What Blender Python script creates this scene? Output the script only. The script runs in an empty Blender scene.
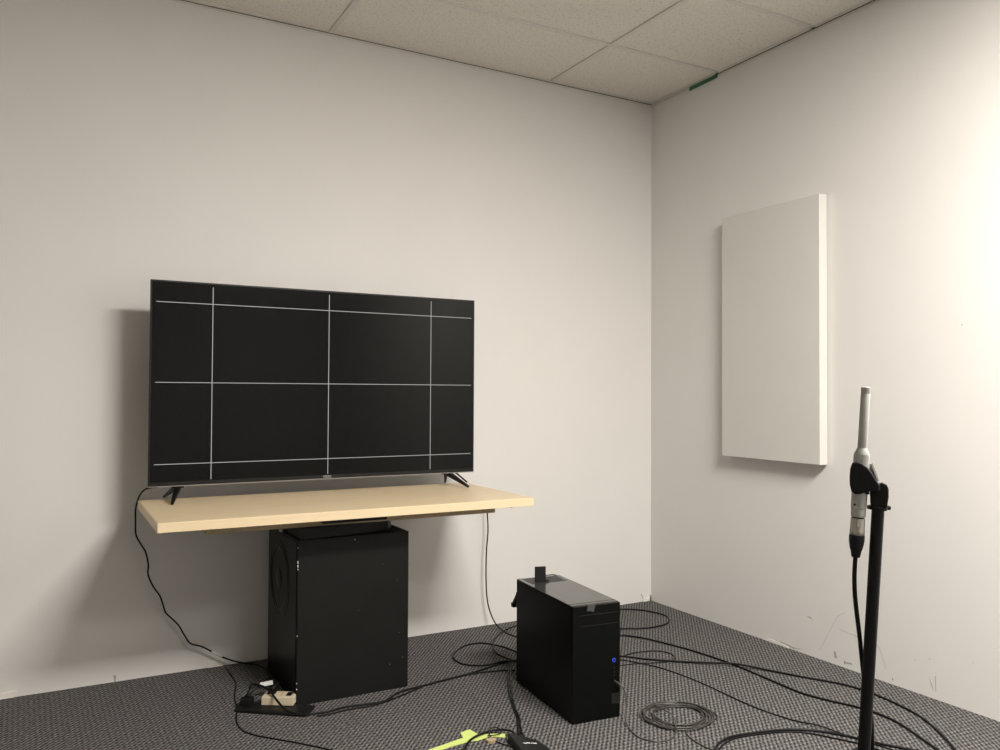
import bpy, bmesh, math, random
from mathutils import Vector, Matrix
random.seed(4)
R = math.radians

# ------------------------------------------------------------------ camera
sc = bpy.context.scene
col = sc.collection
CAM = Vector((-3.0422, -3.6851, 1.1860))
RIGHT = Vector((0.87397889, -0.48593691, 0.00512145))
UP = Vector((-0.01452084, -0.01557941, 0.99977319))
FWD = Vector((0.4857469, 0.87385503, 0.02067229))
cd = bpy.data.cameras.new('camera')
cam = bpy.data.objects.new('camera', cd)
col.objects.link(cam)
cd.sensor_width = 36.0
cd.lens = 818.03 / 1000.0 * 36.0
cd.clip_start = 0.02
m = Matrix((RIGHT, UP, -FWD)).transposed().to_4x4()
m.translation = CAM
cam.matrix_world = m
sc.camera = cam

# ------------------------------------------------------------------ world, exposure, lights
w = bpy.data.worlds.new('world')
sc.world = w
w.use_nodes = True
w.node_tree.nodes['Background'].inputs[0].default_value = (0.9, 0.95, 1, 1)
w.node_tree.nodes['Background'].inputs[1].default_value = 0.02
sc.view_settings.view_transform = 'Standard'
sc.view_settings.look = 'None'
sc.view_settings.gamma = 1
sc.view_settings.use_curve_mapping = False
sc.view_settings.exposure = 0.0
H = 2.85
LC = (1.0, 0.945, 0.885)
def lamp(name, x, y, sx, sy, power, spread):
    ld = bpy.data.lights.new(name, 'AREA')
    ld.shape = 'RECTANGLE'
    ld.size = sx
    ld.size_y = sy
    ld.energy = power
    ld.color = LC
    ld.spread = R(spread)
    o = bpy.data.objects.new(name, ld)
    o.location = (x, y, H - 0.006)
    col.objects.link(o)
    return o
# the ceiling troffers: (x, y, watts)
TROFFERS = [(-1.301, -3.286, 192), (-1.301, -4.505, 30)]
for tx, ty, tw in TROFFERS:
    lamp('troffer_light', tx, ty, 1.12, 0.52, tw, 180)

# ------------------------------------------------------------------ materials
def nodes(name):
    mt = bpy.data.materials.new(name)
    mt.use_nodes = True
    nt = mt.node_tree
    return mt, nt, nt.nodes['Principled BSDF']

def mat(name, rgb, rough=0.5, metal=0.0, var=0.04, scale=30.0, bump=0.0, bscale=200.0, spec=0.5, coat=0.0):
    """plain paint / plastic / metal with a little procedural variation"""
    mt, nt, b = nodes(name)
    tc = nt.nodes.new('ShaderNodeTexCoord')
    nz = nt.nodes.new('ShaderNodeTexNoise')
    nz.inputs['Scale'].default_value = scale
    nz.inputs['Detail'].default_value = 3
    nt.links.new(tc.outputs['Object'], nz.inputs['Vector'])
    rp = nt.nodes.new('ShaderNodeValToRGB')
    rp.color_ramp.elements[0].position = 0.3
    rp.color_ramp.elements[1].position = 0.7
    rp.color_ramp.elements[0].color = tuple(c * (1 - var) for c in rgb) + (1,)
    rp.color_ramp.elements[1].color = tuple(min(1, c * (1 + var)) for c in rgb) + (1,)
    nt.links.new(nz.outputs['Fac'], rp.inputs['Fac'])
    nt.links.new(rp.outputs['Color'], b.inputs['Base Color'])
    b.inputs['Roughness'].default_value = rough
    b.inputs['Metallic'].default_value = metal
    b.inputs['Specular IOR Level'].default_value = spec
    b.inputs['Coat Weight'].default_value = coat
    if bump:
        n2 = nt.nodes.new('ShaderNodeTexNoise')
        n2.inputs['Scale'].default_value = bscale
        nt.links.new(tc.outputs['Object'], n2.inputs['Vector'])
        bp = nt.nodes.new('ShaderNodeBump')
        bp.inputs['Strength'].default_value = bump
        bp.inputs['Distance'].default_value = 0.002
        nt.links.new(n2.outputs['Fac'], bp.inputs['Height'])
        nt.links.new(bp.outputs['Normal'], b.inputs['Normal'])
    return mt

def emit(name, rgb, strength):
    mt, nt, b = nodes(name)
    b.inputs['Base Color'].default_value = (0.02, 0.02, 0.02, 1)
    b.inputs['Emission Color'].default_value = tuple(rgb) + (1,)
    b.inputs['Emission Strength'].default_value = strength
    return mt

M = {}
M['wall'] = mat('wall_paint', (0.75, 0.737, 0.708), 0.62, var=0.012, scale=3, bump=0.12, bscale=140)
M['panel'] = mat('panel_fabric', (0.655, 0.645, 0.605), 0.9, var=0.01, scale=6, bump=0.2, bscale=700)
M['tbar'] = mat('grid_paint', (0.70, 0.675, 0.62), 0.5, var=0.03)
M['slot_shade'] = mat('painted_slot_shade', (0.05, 0.05, 0.045), 0.9)  # shade in the moulding slot, put in as colour
M['slot_shade_soft'] = mat('painted_slot_shade_soft', (0.13, 0.135, 0.11), 0.9)  # lighter tone of the same painted shade
M['green_tape'] = mat('green_tape', (0.05, 0.16, 0.09), 0.6)
M['tv_black'] = mat('tv_plastic', (0.006, 0.006, 0.006), 0.35, spec=0.3)
M['tv_trim'] = mat('tv_trim', (0.35, 0.34, 0.32), 0.35, metal=0.6)
M['screen'] = mat('screen_glass', (0.003, 0.0033, 0.0032), 0.17, var=0.0, spec=0.17)
M['line'] = emit('screen_line', (0.85, 0.87, 0.85), 0.42)
M['logo'] = mat('logo_silver', (0.5, 0.5, 0.48), 0.4, metal=0.3)
M['white_logo'] = mat('logo_white', (0.8, 0.8, 0.8), 0.5)
M['subboard'] = mat('raw_board', (0.42, 0.335, 0.20), 0.7, var=0.06, scale=12)
M['black_paint'] = mat('black_laminate', (0.0068, 0.0074, 0.0068), 0.5, var=0.12, scale=9, spec=0.22)
M['black_gloss'] = mat('black_gloss', (0.003, 0.003, 0.003), 0.28, var=0.02, spec=0.1)
M['cone'] = mat('speaker_cone', (0.003, 0.003, 0.003), 0.3, var=0.1, spec=0.14)
M['adapter'] = mat('adapter_plastic', (0.011, 0.011, 0.011), 0.45, spec=0.35)
M['rubber'] = mat('black_rubber', (0.006, 0.006, 0.006), 0.5, var=0.08, spec=0.3)
M['cable'] = mat('cable_jacket', (0.0045, 0.0045, 0.0045), 0.45, var=0.1, spec=0.2)
M['cable_grey'] = mat('cable_grey', (0.045, 0.043, 0.038), 0.32, var=0.15)
M['pc_side'] = mat('pc_side', (0.0028, 0.0032, 0.0028), 0.3, var=0.05, spec=0.12)
M['pc_front'] = mat('pc_front', (0.0028, 0.0032, 0.0028), 0.22, var=0.05, spec=0.16)
M['pc_top'] = mat('pc_top', (0.035, 0.035, 0.033), 0.13, var=0.02, spec=0.9)
M['pc_recess'] = mat('pc_recess', (0.02, 0.02, 0.02), 0.35)
M['tape_grey'] = mat('tape_grey', (0.045, 0.045, 0.043), 0.5)
M['seam'] = mat('seam_grey', (0.02, 0.02, 0.02), 0.5)
M['blue'] = emit('blue_led', (0.0, 0.055, 1.0), 1.1)
M['metal'] = mat('brushed_metal', (0.42, 0.425, 0.40), 0.42, metal=0.5, var=0.03)
M['nickel'] = mat('nickel', (0.46, 0.44, 0.38), 0.28, metal=0.8, var=0.04)
M['stand'] = mat('stand_black', (0.005, 0.005, 0.005), 0.5, var=0.06, spec=0.25)
M['beige'] = mat('beige_plastic', (0.58, 0.50, 0.36), 0.5, var=0.03)
M['white'] = mat('white_label', (0.75, 0.75, 0.73), 0.5)
M['yellow'] = mat('yellow_tape', (0.58, 0.68, 0.20), 0.6, var=0.05, scale=60, bump=0.3, bscale=120)
M['scuff'] = mat('scuff_grey', (0.42, 0.41, 0.375), 0.8)
M['paper'] = mat('torn_paper', (0.80, 0.78, 0.72), 0.8)
M['tan_debris'] = mat('tan_debris', (0.38, 0.30, 0.19), 0.7)
M['frame_white'] = mat('fixture_white', (0.75, 0.75, 0.72), 0.4)
M['lens'] = emit('troffer_lens', LC, 3.0)

def mat_tile():
    mt, nt, b = nodes('ceiling_tile')
    L = nt.links
    tc = nt.nodes.new('ShaderNodeTexCoord')
    v = nt.nodes.new('ShaderNodeTexNoise')
    v.inputs['Scale'].default_value = 95
    v.inputs['Detail'].default_value = 1
    L.new(tc.outputs['Object'], v.inputs['Vector'])
    rp = nt.nodes.new('ShaderNodeValToRGB')
    rp.color_ramp.elements[0].position = 0.32
    rp.color_ramp.elements[0].color = (0.64, 0.61, 0.55, 1)
    rp.color_ramp.elements[1].position = 0.43
    rp.color_ramp.elements[1].color = (0.80, 0.77, 0.70, 1)
    L.new(v.outputs['Fac'], rp.inputs['Fac'])
    L.new(rp.outputs['Color'], b.inputs['Base Color'])
    b.inputs['Roughness'].default_value = 0.95
    bp = nt.nodes.new('ShaderNodeBump')
    bp.inputs['Strength'].default_value = 0.5
    bp.inputs['Distance'].default_value = 0.003
    L.new(v.outputs['Fac'], bp.inputs['Height'])
    L.new(bp.outputs['Normal'], b.inputs['Normal'])
    return mt
M['tile'] = mat_tile()

def mat_carpet():
    mt, nt, b = nodes('carpet')
    L = nt.links
    tc = nt.nodes.new('ShaderNodeTexCoord')
    mp = nt.nodes.new('ShaderNodeMapping')
    mp.inputs['Rotation'].default_value = (0, 0, R(-50.5))   # the ribs run about 40 degrees off the long wall's normal
    L.new(tc.outputs['Object'], mp.inputs['Vector'])
    # slight wobble of the yarn
    wn = nt.nodes.new('ShaderNodeTexNoise')
    wn.inputs['Scale'].default_value = 38
    L.new(mp.outputs['Vector'], wn.inputs['Vector'])
    mx = nt.nodes.new('ShaderNodeMixRGB')
    mx.blend_type = 'ADD'
    mx.inputs['Fac'].default_value = 0.008
    L.new(mp.outputs['Vector'], mx.inputs['Color1'])
    L.new(wn.outputs['Color'], mx.inputs['Color2'])
    sp = nt.nodes.new('ShaderNodeSeparateXYZ')
    L.new(mx.outputs['Color'], sp.inputs['Vector'])
    def mth(op, a, b=None, c=None):
        n = nt.nodes.new('ShaderNodeMath')
        n.operation = op
        for i, v in enumerate((a, b, c)):
            if v is None:
                continue
            if isinstance(v, (int, float)):
                n.inputs[i].default_value = v
            else:
                L.new(v, n.inputs[i])
        return n.outputs[0]
    rib = mth('MULTIPLY_ADD', mth('SINE', mth('MULTIPLY', sp.outputs['Y'], 2 * math.pi / 0.0142)), 0.5, 0.5)
    row = mth('FLOOR', mth('MULTIPLY', sp.outputs['Y'], 1 / 0.0142))
    ph_ = mth('ADD', mth('MULTIPLY', sp.outputs['X'], 2 * math.pi / 0.026), mth('MULTIPLY', row, 2.3))
    knot = mth('MULTIPLY_ADD', mth('SINE', ph_), 0.5, 0.5)
    # height of the loops: high on the ribs, low in the dots between them
    loop = mth('MULTIPLY_ADD', knot, 0.38, mth('MULTIPLY', rib, 0.62))
    br = nt.nodes.new('ShaderNodeValToRGB')
    br.color_ramp.elements[0].position = 0.05
    br.color_ramp.elements[0].color = (0.022, 0.022, 0.023, 1)
    br.color_ramp.elements[1].position = 0.9
    br.color_ramp.elements[1].color = (0.205, 0.199, 0.194, 1)
    e_ = br.color_ramp.elements.new(0.45)
    e_.color = (0.098, 0.096, 0.095, 1)
    L.new(loop, br.inputs['Fac'])
    big = nt.nodes.new('ShaderNodeTexNoise')
    big.inputs['Scale'].default_value = 90
    big.inputs['Detail'].default_value = 4
    L.new(tc.outputs['Object'], big.inputs['Vector'])
    rp = nt.nodes.new('ShaderNodeValToRGB')
    rp.color_ramp.elements[0].position = 0.35
    rp.color_ramp.elements[0].color = (0.55, 0.55, 0.56, 1)
    rp.color_ramp.elements[1].position = 0.68
    rp.color_ramp.elements[1].color = (1.3, 1.27, 1.25, 1)
    L.new(big.outputs['Fac'], rp.inputs['Fac'])
    ml = nt.nodes.new('ShaderNodeMixRGB')
    ml.blend_type = 'MULTIPLY'
    ml.inputs['Fac'].default_value = 1
    L.new(br.outputs['Color'], ml.inputs['Color1'])
    L.new(rp.outputs['Color'], ml.inputs['Color2'])
    L.new(ml.outputs['Color'], b.inputs['Base Color'])
    b.inputs['Roughness'].default_value = 0.95
    b.inputs['Specular IOR Level'].default_value = 0.15
    bp = nt.nodes.new('ShaderNodeBump')
    bp.inputs['Strength'].default_value = 0.6
    bp.inputs['Distance'].default_value = 0.003
    L.new(loop, bp.inputs['Height'])
    L.new(bp.outputs['Normal'], b.inputs['Normal'])
    return mt
M['carpet'] = mat_carpet()

def mat_maple(name, c0, c1):
    mt, nt, b = nodes(name)
    L = nt.links
    tc = nt.nodes.new('ShaderNodeTexCoord')
    mp = nt.nodes.new('ShaderNodeMapping')
    mp.inputs['Scale'].default_value = (1.2, 22, 22)
    L.new(tc.outputs['Object'], mp.inputs['Vector'])
    nz = nt.nodes.new('ShaderNodeTexNoise')
    nz.inputs['Scale'].default_value = 4
    nz.inputs['Detail'].default_value = 5
    L.new(mp.outputs['Vector'], nz.inputs['Vector'])
    rp = nt.nodes.new('ShaderNodeValToRGB')
    rp.color_ramp.elements[0].position = 0.3
    rp.color_ramp.elements[0].color = c0 + (1,)
    rp.color_ramp.elements[1].position = 0.7
    rp.color_ramp.elements[1].color = c1 + (1,)
    L.new(nz.outputs['Fac'], rp.inputs['Fac'])
    L.new(rp.outputs['Color'], b.inputs['Base Color'])
    b.inputs['Roughness'].default_value = 0.42
    return mt
M['maple'] = mat_maple('maple_laminate', (0.70, 0.565, 0.37), (0.76, 0.62, 0.41))
M['maple_edge'] = mat_maple('maple_edge', (0.71, 0.57, 0.37), (0.75, 0.61, 0.40))

# ------------------------------------------------------------------ mesh helpers
def new():
    return bmesh.new()

def box(bm, a, b, bevel=0.0, seg=2):
    t = bmesh.new()
    bmesh.ops.create_cube(t, size=1)
    s = [abs(b[i] - a[i]) for i in range(3)]
    c = [(a[i] + b[i]) / 2 for i in range(3)]
    for v in t.verts:
        v.co = Vector((v.co.x * s[0] + c[0], v.co.y * s[1] + c[1], v.co.z * s[2] + c[2]))
    if bevel:
        bmesh.ops.bevel(t, geom=list(t.edges), offset=bevel, segments=seg, affect='EDGES', profile=0.5)
    merge(bm, t)
    return bm

def merge(bm, t, mtx=None):
    me = bpy.data.meshes.new('tmp')
    if mtx is not None:
        bmesh.ops.transform(t, matrix=mtx, verts=t.verts)
    t.to_mesh(me)
    t.free()
    bm.from_mesh(me)
    bpy.data.meshes.remove(me)

def prism(bm, pts, z0, z1, mtx=None, bevel=0.0):
    t = bmesh.new()
    f = t.faces.new([t.verts.new((p[0], p[1], z0)) for p in pts])
    r = bmesh.ops.extrude_face_region(t, geom=[f])
    for v in r['geom']:
        if isinstance(v, bmesh.types.BMVert):
            v.co.z = z1
    bmesh.ops.recalc_face_normals(t, faces=t.faces)
    if bevel:
        ed = [e for e in t.edges if abs(e.verts[0].co.z - e.verts[1].co.z) < 1e-9]
        bmesh.ops.bevel(t, geom=ed, offset=bevel, segments=3, affect='EDGES', profile=0.5)
    merge(bm, t, mtx)
    return bm

def spline(pts, n=6):
    P = [Vector(p) for p in pts]
    P = [P[0] * 2 - P[1]] + P + [P[-1] * 2 - P[-2]]
    out = []
    for i in range(1, len(P) - 2):
        a, b, c, d = P[i - 1:i + 3]
        for k in range(n):
            t = k / n
            out.append(0.5 * ((2 * b) + (c - a) * t + (2 * a - 5 * b + 4 * c - d) * t * t + (3 * b - a - 3 * c + d) * t ** 3))
    out.append(P[-2])
    return out

def tube(bm, pts, r, seg=8, smooth_n=0):
    """round tube along a path; r is a number or a list of radii"""
    P = spline(pts, smooth_n) if smooth_n else [Vector(p) for p in pts]
    rs = r if isinstance(r, (list, tuple)) else [r] * len(P)
    ref = Vector((0, 0, 1))
    t0 = (P[1] - P[0]).normalized()
    if abs(t0.dot(ref)) > 0.9:
        ref = Vector((1, 0, 0))
    n = (ref - t0 * ref.dot(t0)).normalized()
    rings = []
    for i, p in enumerate(P):
        a = P[max(0, i - 1)]
        b = P[min(len(P) - 1, i + 1)]
        t = (b - a).normalized()
        n = (n - t * n.dot(t))
        n = n.normalized() if n.length > 1e-6 else t.orthogonal().normalized()
        bn = t.cross(n)
        rings.append([bm.verts.new(p + (n * math.cos(2 * math.pi * k / seg) + bn * math.sin(2 * math.pi * k / seg)) * rs[i]) for k in range(seg)])
    for a, b in zip(rings, rings[1:]):
        for k in range(seg):
            f = bm.faces.new([a[k], a[(k + 1) % seg], b[(k + 1) % seg], b[k]])
            f.smooth = True
    bm.faces.new(list(reversed(rings[0])))
    bm.faces.new(rings[-1])
    return bm

def lathe(bm, p0, axis, prof, seg=28):
    """prof: (distance along axis, radius)"""
    axis = Vector(axis).normalized()
    n = axis.orthogonal().normalized()
    b = axis.cross(n)
    rings = []
    for h, r in prof:
        c = Vector(p0) + axis * h
        rings.append([bm.verts.new(c + (n * math.cos(2 * math.pi * k / seg) + b * math.sin(2 * math.pi * k / seg)) * r) for k in range(seg)])
    for a, c in zip(rings, rings[1:]):
        for k in range(seg):
            bm.faces.new([a[k], a[(k + 1) % seg], c[(k + 1) % seg], c[k]])
    bm.faces.new(list(reversed(rings[0])))
    bm.faces.new(rings[-1])
    return bm

def bar(bm, a, b, w, h, up=(0, 0, 1), w2=None, h2=None):
    """tapered rectangular bar from a to b"""
    a, b = Vector(a), Vector(b)
    t = (b - a).normalized()
    s = t.cross(Vector(up)).normalized()
    u = s.cross(t)
    w2 = w2 or w
    h2 = h2 or h
    vs = []
    for p, ww, hh in ((a, w, h), (b, w2, h2)):
        vs.append([bm.verts.new(p + s * (i * ww / 2) + u * (j * hh / 2)) for i, j in ((-1, -1), (1, -1), (1, 1), (-1, 1))])
    for k in range(4):
        bm.faces.new([vs[0][k], vs[0][(k + 1) % 4], vs[1][(k + 1) % 4], vs[1][k]])
    bm.faces.new(list(reversed(vs[0])))
    bm.faces.new(vs[1])
    return bm

def wpos(o):
    v = Vector((0, 0, 0))
    while o:
        v = v + o.location
        o = o.parent
    return v

def obj(name, bm, mt, parent=None, local=False, smooth=False):
    """links a bmesh as one object; verts are world coordinates unless local"""
    bmesh.ops.recalc_face_normals(bm, faces=bm.faces)
    off = Vector((0, 0, 0))
    if not local:
        if parent:
            off = wpos(parent)
            for v in bm.verts:
                v.co -= off
    me = bpy.data.meshes.new(name)
    bm.to_mesh(me)
    bm.free()
    for x in (mt if isinstance(mt, (list, tuple)) else [mt]):
        me.materials.append(x)
    o = bpy.data.objects.new(name, me)
    col.objects.link(o)
    if parent:
        o.parent = parent
    if smooth:
        me.shade_smooth() if hasattr(me, 'shade_smooth') else None
        try:
            me.set_sharp_from_angle(angle=R(35))
        except Exception:
            pass
    return o

def thing(name, label, cat, loc=(0, 0, 0), rotz=0, group=None):
    o = bpy.data.objects.new(name, None)
    o.empty_display_size = 0.1
    col.objects.link(o)
    o.location = loc
    o.rotation_euler = (0, 0, rotz)
    o['label'] = label
    o['category'] = cat
    if group:
        o['group'] = group
    return o

def tag(o, label, cat, group=None):
    o['label'] = label
    o['category'] = cat
    if group:
        o['group'] = group
    return o

def struct(name, bm, mt, parent=None, smooth=False):
    o = obj(name, bm, mt, parent, smooth=smooth)
    if not parent:
        o['kind'] = 'structure'
    return o

# ------------------------------------------------------------------ room shell
XL, YB = -6.35, -6.65
struct('floor', box(new(), (XL - 0.1, YB - 0.1, -0.1), (0.1, 0.1, 0)), M['carpet'])
wb = struct('wall_back', box(new(), (XL - 0.1, 0, -0.001), (0.1, 0.12, H + 0.1)), M['wall'])
wr = struct('wall_right', box(new(), (0, YB - 0.1, -0.001), (0.12, 0, H + 0.1)), M['wall'])
struct('wall_left', box(new(), (XL - 0.12, YB, -0.001), (XL, 0, H + 0.1)), M['wall'])
struct('wall_front', box(new(), (XL - 0.1, YB - 0.12, -0.001), (0, YB, H + 0.1)), M['wall'])

COLS = [0, -0.695, -1.907, -3.119, -4.331, -5.543, XL]
ROWS = [0, -0.542]
while ROWS[-1] > YB + 0.61:
    ROWS.append(ROWS[-1] - 0.6096)
ROWS.append(YB)
tro = {}
bm = new()
for i in range(len(COLS) - 1):
    for j in range(len(ROWS) - 1):
        x1, x0, y1, y0 = COLS[i], COLS[i + 1], ROWS[j], ROWS[j + 1]
        hit = [t for t in TROFFERS if x0 < t[0] < x1 and y0 < t[1] < y1]
        if hit:
            tro[hit[0]] = (x0, x1, y0, y1)
            continue
        dz = 0.003 + random.choice([0.0, 0.0, 0.001, 0.002])
        box(bm, (x0, y0, H + dz), (x1, y1, H + 0.02 + dz))
struct('ceiling', bm, M['tile'])
bm = new()
g = 0.012
for x in COLS[1:-1]:
    box(bm, (x - g, YB, H - 0.0025), (x + g, 0, H + 0.03), 0.0008, 1)
for y in ROWS[1:-1]:
    for i in range(len(COLS) - 1):
        box(bm, (COLS[i + 1] + g, y - g, H - 0.002), (COLS[i] - (g if i else 0), y + g, H + 0.03), 0.0008, 1)
struct('trim_1', bm, M['tbar'])
# angle moulding around the wall heads, with the slot's shade painted as dark strips
bm = new()
box(bm, (XL, -0.003, H - 0.010), (0, 0, H + 0.02))
box(bm, (XL, -0.022, H - 0.002), (0, -0.009, H + 0.03))
box(bm, (-0.003, YB, H - 0.012), (0, -0.022, H + 0.02))
box(bm, (-0.022, YB, H - 0.002), (-0.009, -0.022, H + 0.03))
struct('trim_2', bm, M['tbar'])
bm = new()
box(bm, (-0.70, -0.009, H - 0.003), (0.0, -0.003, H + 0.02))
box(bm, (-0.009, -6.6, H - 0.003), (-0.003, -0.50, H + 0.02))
struct('slot_shade_strip_1', bm, M['slot_shade'])  # solid dark strip painting the shade inside the slot
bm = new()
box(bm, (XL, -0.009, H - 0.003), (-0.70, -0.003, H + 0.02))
struct('slot_shade_strip_2', bm, M['slot_shade_soft'])  # paler strip for the fainter slot shade along the back wall

# scraps and scuffs on the walls (parts of the walls)
def flake(parent, name, pts, axis, depth, mt):
    """small irregular raised flake on a wall: pts are (along wall, z)"""
    bm = new()
    if axis == 'x':      # right wall, plane x = 0
        mtx = Matrix(((0, 0, -1, 0), (1, 0, 0, 0), (0, 1, 0, 0), (0, 0, 0, 1)))
    else:                # back wall, plane y = 0
        mtx = Matrix(((1, 0, 0, 0), (0, 0, -1, 0), (0, 1, 0, 0), (0, 0, 0, 1)))
    prism(bm, pts, 0.0, depth, mtx)
    return obj(name, bm, mt, parent)
flake(wb, 'base_chip', [(-3.20, 0.0), (-3.13, 0.0), (-3.12, 0.022), (-3.14, 0.025), (-3.195, 0.018)], 'y', 0.004, M['paper'])
flake(wb, 'base_chip', [(-2.42, 0.0), (-2.355, 0.0), (-2.345, 0.040), (-2.365, 0.044), (-2.38, 0.028), (-2.415, 0.024)], 'y', 0.005, M['paper'])
flake(wb, 'torn_paper', [(-0.060, 0.0), (-0.004, 0.0), (-0.004, 0.028), (-0.028, 0.012), (-0.05, 0.038), (-0.058, 0.034)], 'y', 0.006, M['paper'])
flake(wb, 'scuff', [(-0.075, 0.045), (-0.052, 0.006), (-0.047, 0.006), (-0.070, 0.046)], 'y', 0.002, M['scuff'])
flake(wb, 'scuff', [(-0.012, 0.0), (-0.002, 0.0), (-0.003, 0.03), (-0.009, 0.034)], 'y', 0.006, M['scuff'])
flake(wb, 'scuff', [(-2.78, 0.0), (-2.775, 0.0), (-2.772, 0.024), (-2.785, 0.028), (-2.783, 0.022)], 'y', 0.001, M['scuff'])
flake(wb, 'scuff', [(-1.70, 0.012), (-1.60, 0.022), (-1.55, 0.022), (-1.60, 0.030), (-1.66, 0.026)], 'y', 0.001, M['scuff'])
flake(wr, 'torn_paper', [(-0.84, 0.0), (-0.99, 0.0), (-0.985, 0.007), (-0.93, 0.016), (-0.87, 0.012)], 'x', 0.003, M['paper'])
for pts in ([(-0.90, 0.018), (-1.02, 0.006), (-1.06, 0.016), (-1.075, 0.016), (-1.03, 0.012), (-0.95, 0.020)],
            [(-1.243, 0.058), (-1.250, 0.058), (-1.259, 0.032), (-1.250, 0.028), (-1.243, 0.034)],
            [(-1.292, 0.032), (-1.295, 0.012), (-1.302, 0.020), (-1.336, 0.024), (-1.330, 0.031), (-1.305, 0.027)],
            [(-1.095, 0.175), (-1.118, 0.168), (-1.130, 0.163), (-1.115, 0.176)],
            [(-1.522, 0.018), (-1.529, 0.017), (-1.529, 0.025), (-1.524, 0.026)],
            [(-1.684, 0.082), (-1.704, 0.030), (-1.708, 0.024), (-1.694, 0.046)],
            [(-1.708, 0.090), (-1.711, 0.030), (-1.713, 0.030), (-1.711, 0.090)],
            [(-1.622, 0.128), (-1.627, 0.126), (-1.625, 0.132)],
            [(-1.684, 0.148), (-1.690, 0.146), (-1.687, 0.152)],
            [(-1.856, 0.184), (-1.860, 0.182), (-1.859, 0.188)],
            [(-1.440, 0.165), (-1.474, 0.115), (-1.494, 0.055), (-1.4955, 0.055), (-1.4755, 0.115), (-1.4415, 0.165)],
            [(-1.165, 0.036), (-1.225, 0.150), (-1.262, 0.215), (-1.300, 0.240), (-1.300, 0.2388), (-1.2625, 0.2138), (-1.2258, 0.150), (-1.1658, 0.036)],
            [(-1.270, 0.160), (-1.370, 0.150), (-1.370, 0.1488), (-1.270, 0.1588)],
            [(-1.822, 1.452), (-1.826, 1.452), (-1.826, 1.446), (-1.822, 1.446)]):
    flake(wr, 'scuff', pts, 'x', 0.0008, M['scuff'])

# strip of green tape at the wall head
tag(obj('masking_tape', prism(new(), [(0, 0), (0.005, 0.020), (0.215, 0.022), (0.212, 0.003)], 0, 0.0025,
        Matrix(((0, 0, -1, -0.004), (-1, 0, 0, -0.322), (0, 1, 0, H - 0.024), (0, 0, 0, 1)))), M['green_tape']),
    'short strip of dark green tape where the right wall meets the ceiling', 'tape')

# ------------------------------------------------------------------ ceiling troffers
for k, t in enumerate(TROFFERS):
    x0, x1, y0, y1 = tro[t]
    lt = thing('ceiling_light', ['recessed ceiling troffer nearest the corner of the room', 'recessed ceiling troffer one tile row farther from the corner'][k], 'light', (t[0], t[1], H), group='ceiling troffers')
    bm = new()
    a, b_, c, d = x0 + 0.014, x1 - 0.014, y0 + 0.014, y1 - 0.014
    box(bm, (a, c, H + 0.001), (b_, c + 0.03, H + 0.03)); box(bm, (a, d - 0.03, H + 0.001), (b_, d, H + 0.03))
    box(bm, (a, c + 0.03, H + 0.001), (a + 0.03, d - 0.03, H + 0.03)); box(bm, (b_ - 0.03, c + 0.03, H + 0.001), (b_, d - 0.03, H + 0.03))
    obj('frame', bm, M['frame_white'], lt)
    obj('diffuser', box(new(), (a + 0.03, c + 0.03, H + 0.012), (b_ - 0.03, d - 0.03, H + 0.02)), M['lens'], lt)

# ------------------------------------------------------------------ acoustic panel on the right wall
pn = thing('acoustic_panel', 'tall white fabric acoustic panel hanging on the right wall', 'panel', (0, -0.9115, 0.87))
obj('fabric_face', box(new(), (-0.055, -1.216, 0.870), (-0.0055, -0.618, 2.074), 0.003, 3), M['panel'], pn)
obj('backing_board', box(new(), (-0.0053, -1.210, 0.876), (-0.0040, -0.624, 2.068)), M['frame_white'], pn)

# ------------------------------------------------------------------ table
ZD = 0.750  # table and television coordinates below are scaled about the camera
tb = thing('table', 'pale maple tabletop carrying the television, resting on the black cabinet', 'table', (-1.993, -0.50, 0.666))
obj('tabletop', box(new(), (-2.712, -0.793, ZD - 0.033), (-1.276, -0.150, ZD), 0.0015, 2), M['maple'], tb)
bm = new()
box(bm, (-2.7122, -0.7965, ZD - 0.0325), (-1.2758, -0.7932, ZD - 0.0005), 0.0008, 1)
box(bm, (-2.7152, -0.7965, ZD - 0.0325), (-2.7122, -0.150, ZD - 0.0005), 0.0008, 1)
box(bm, (-1.2758, -0.7965, ZD - 0.0325), (-1.2728, -0.150, ZD - 0.0005), 0.0008, 1)
obj('edge_band', bm, M['maple_edge'], tb)
obj('support_board', box(new(), (-2.530, -0.586, 0.6662), (-1.340, -0.165, ZD - 0.033), 0.001, 1), M['subboard'], tb)
bm = new()
box(bm, (-2.140, -0.737, 0.697), (-1.893, -0.587, ZD - 0.033), 0.002, 2)
obj('mounting_plate', bm, M['black_paint'], tb)
obj('screw_cap', lathe(new(), (-1.361, -0.761, ZD - 0.033), (0, 0, -1), [(0, 0.008), (0.004, 0.008), (0.006, 0.004)], 12), M['rubber'], tb)

# ------------------------------------------------------------------ black cabinet carrying the table
cb = thing('speaker_cabinet', 'scuffed black speaker cabinet standing under the table as its pedestal', 'speaker', (-1.975, -0.385, 0))
bm = new()
box(bm, (-2.200, -0.610, 0.0), (-1.750, -0.150, 0.622), 0.002, 2)
obj('cabinet_body', bm, M['black_paint'], cb)
bm = new()
box(bm, (-2.2025, -0.598, 0.012), (-2.1995, -0.162, 0.612), 0.001, 1)
obj('baffle', bm, M['black_gloss'], cb)
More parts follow.
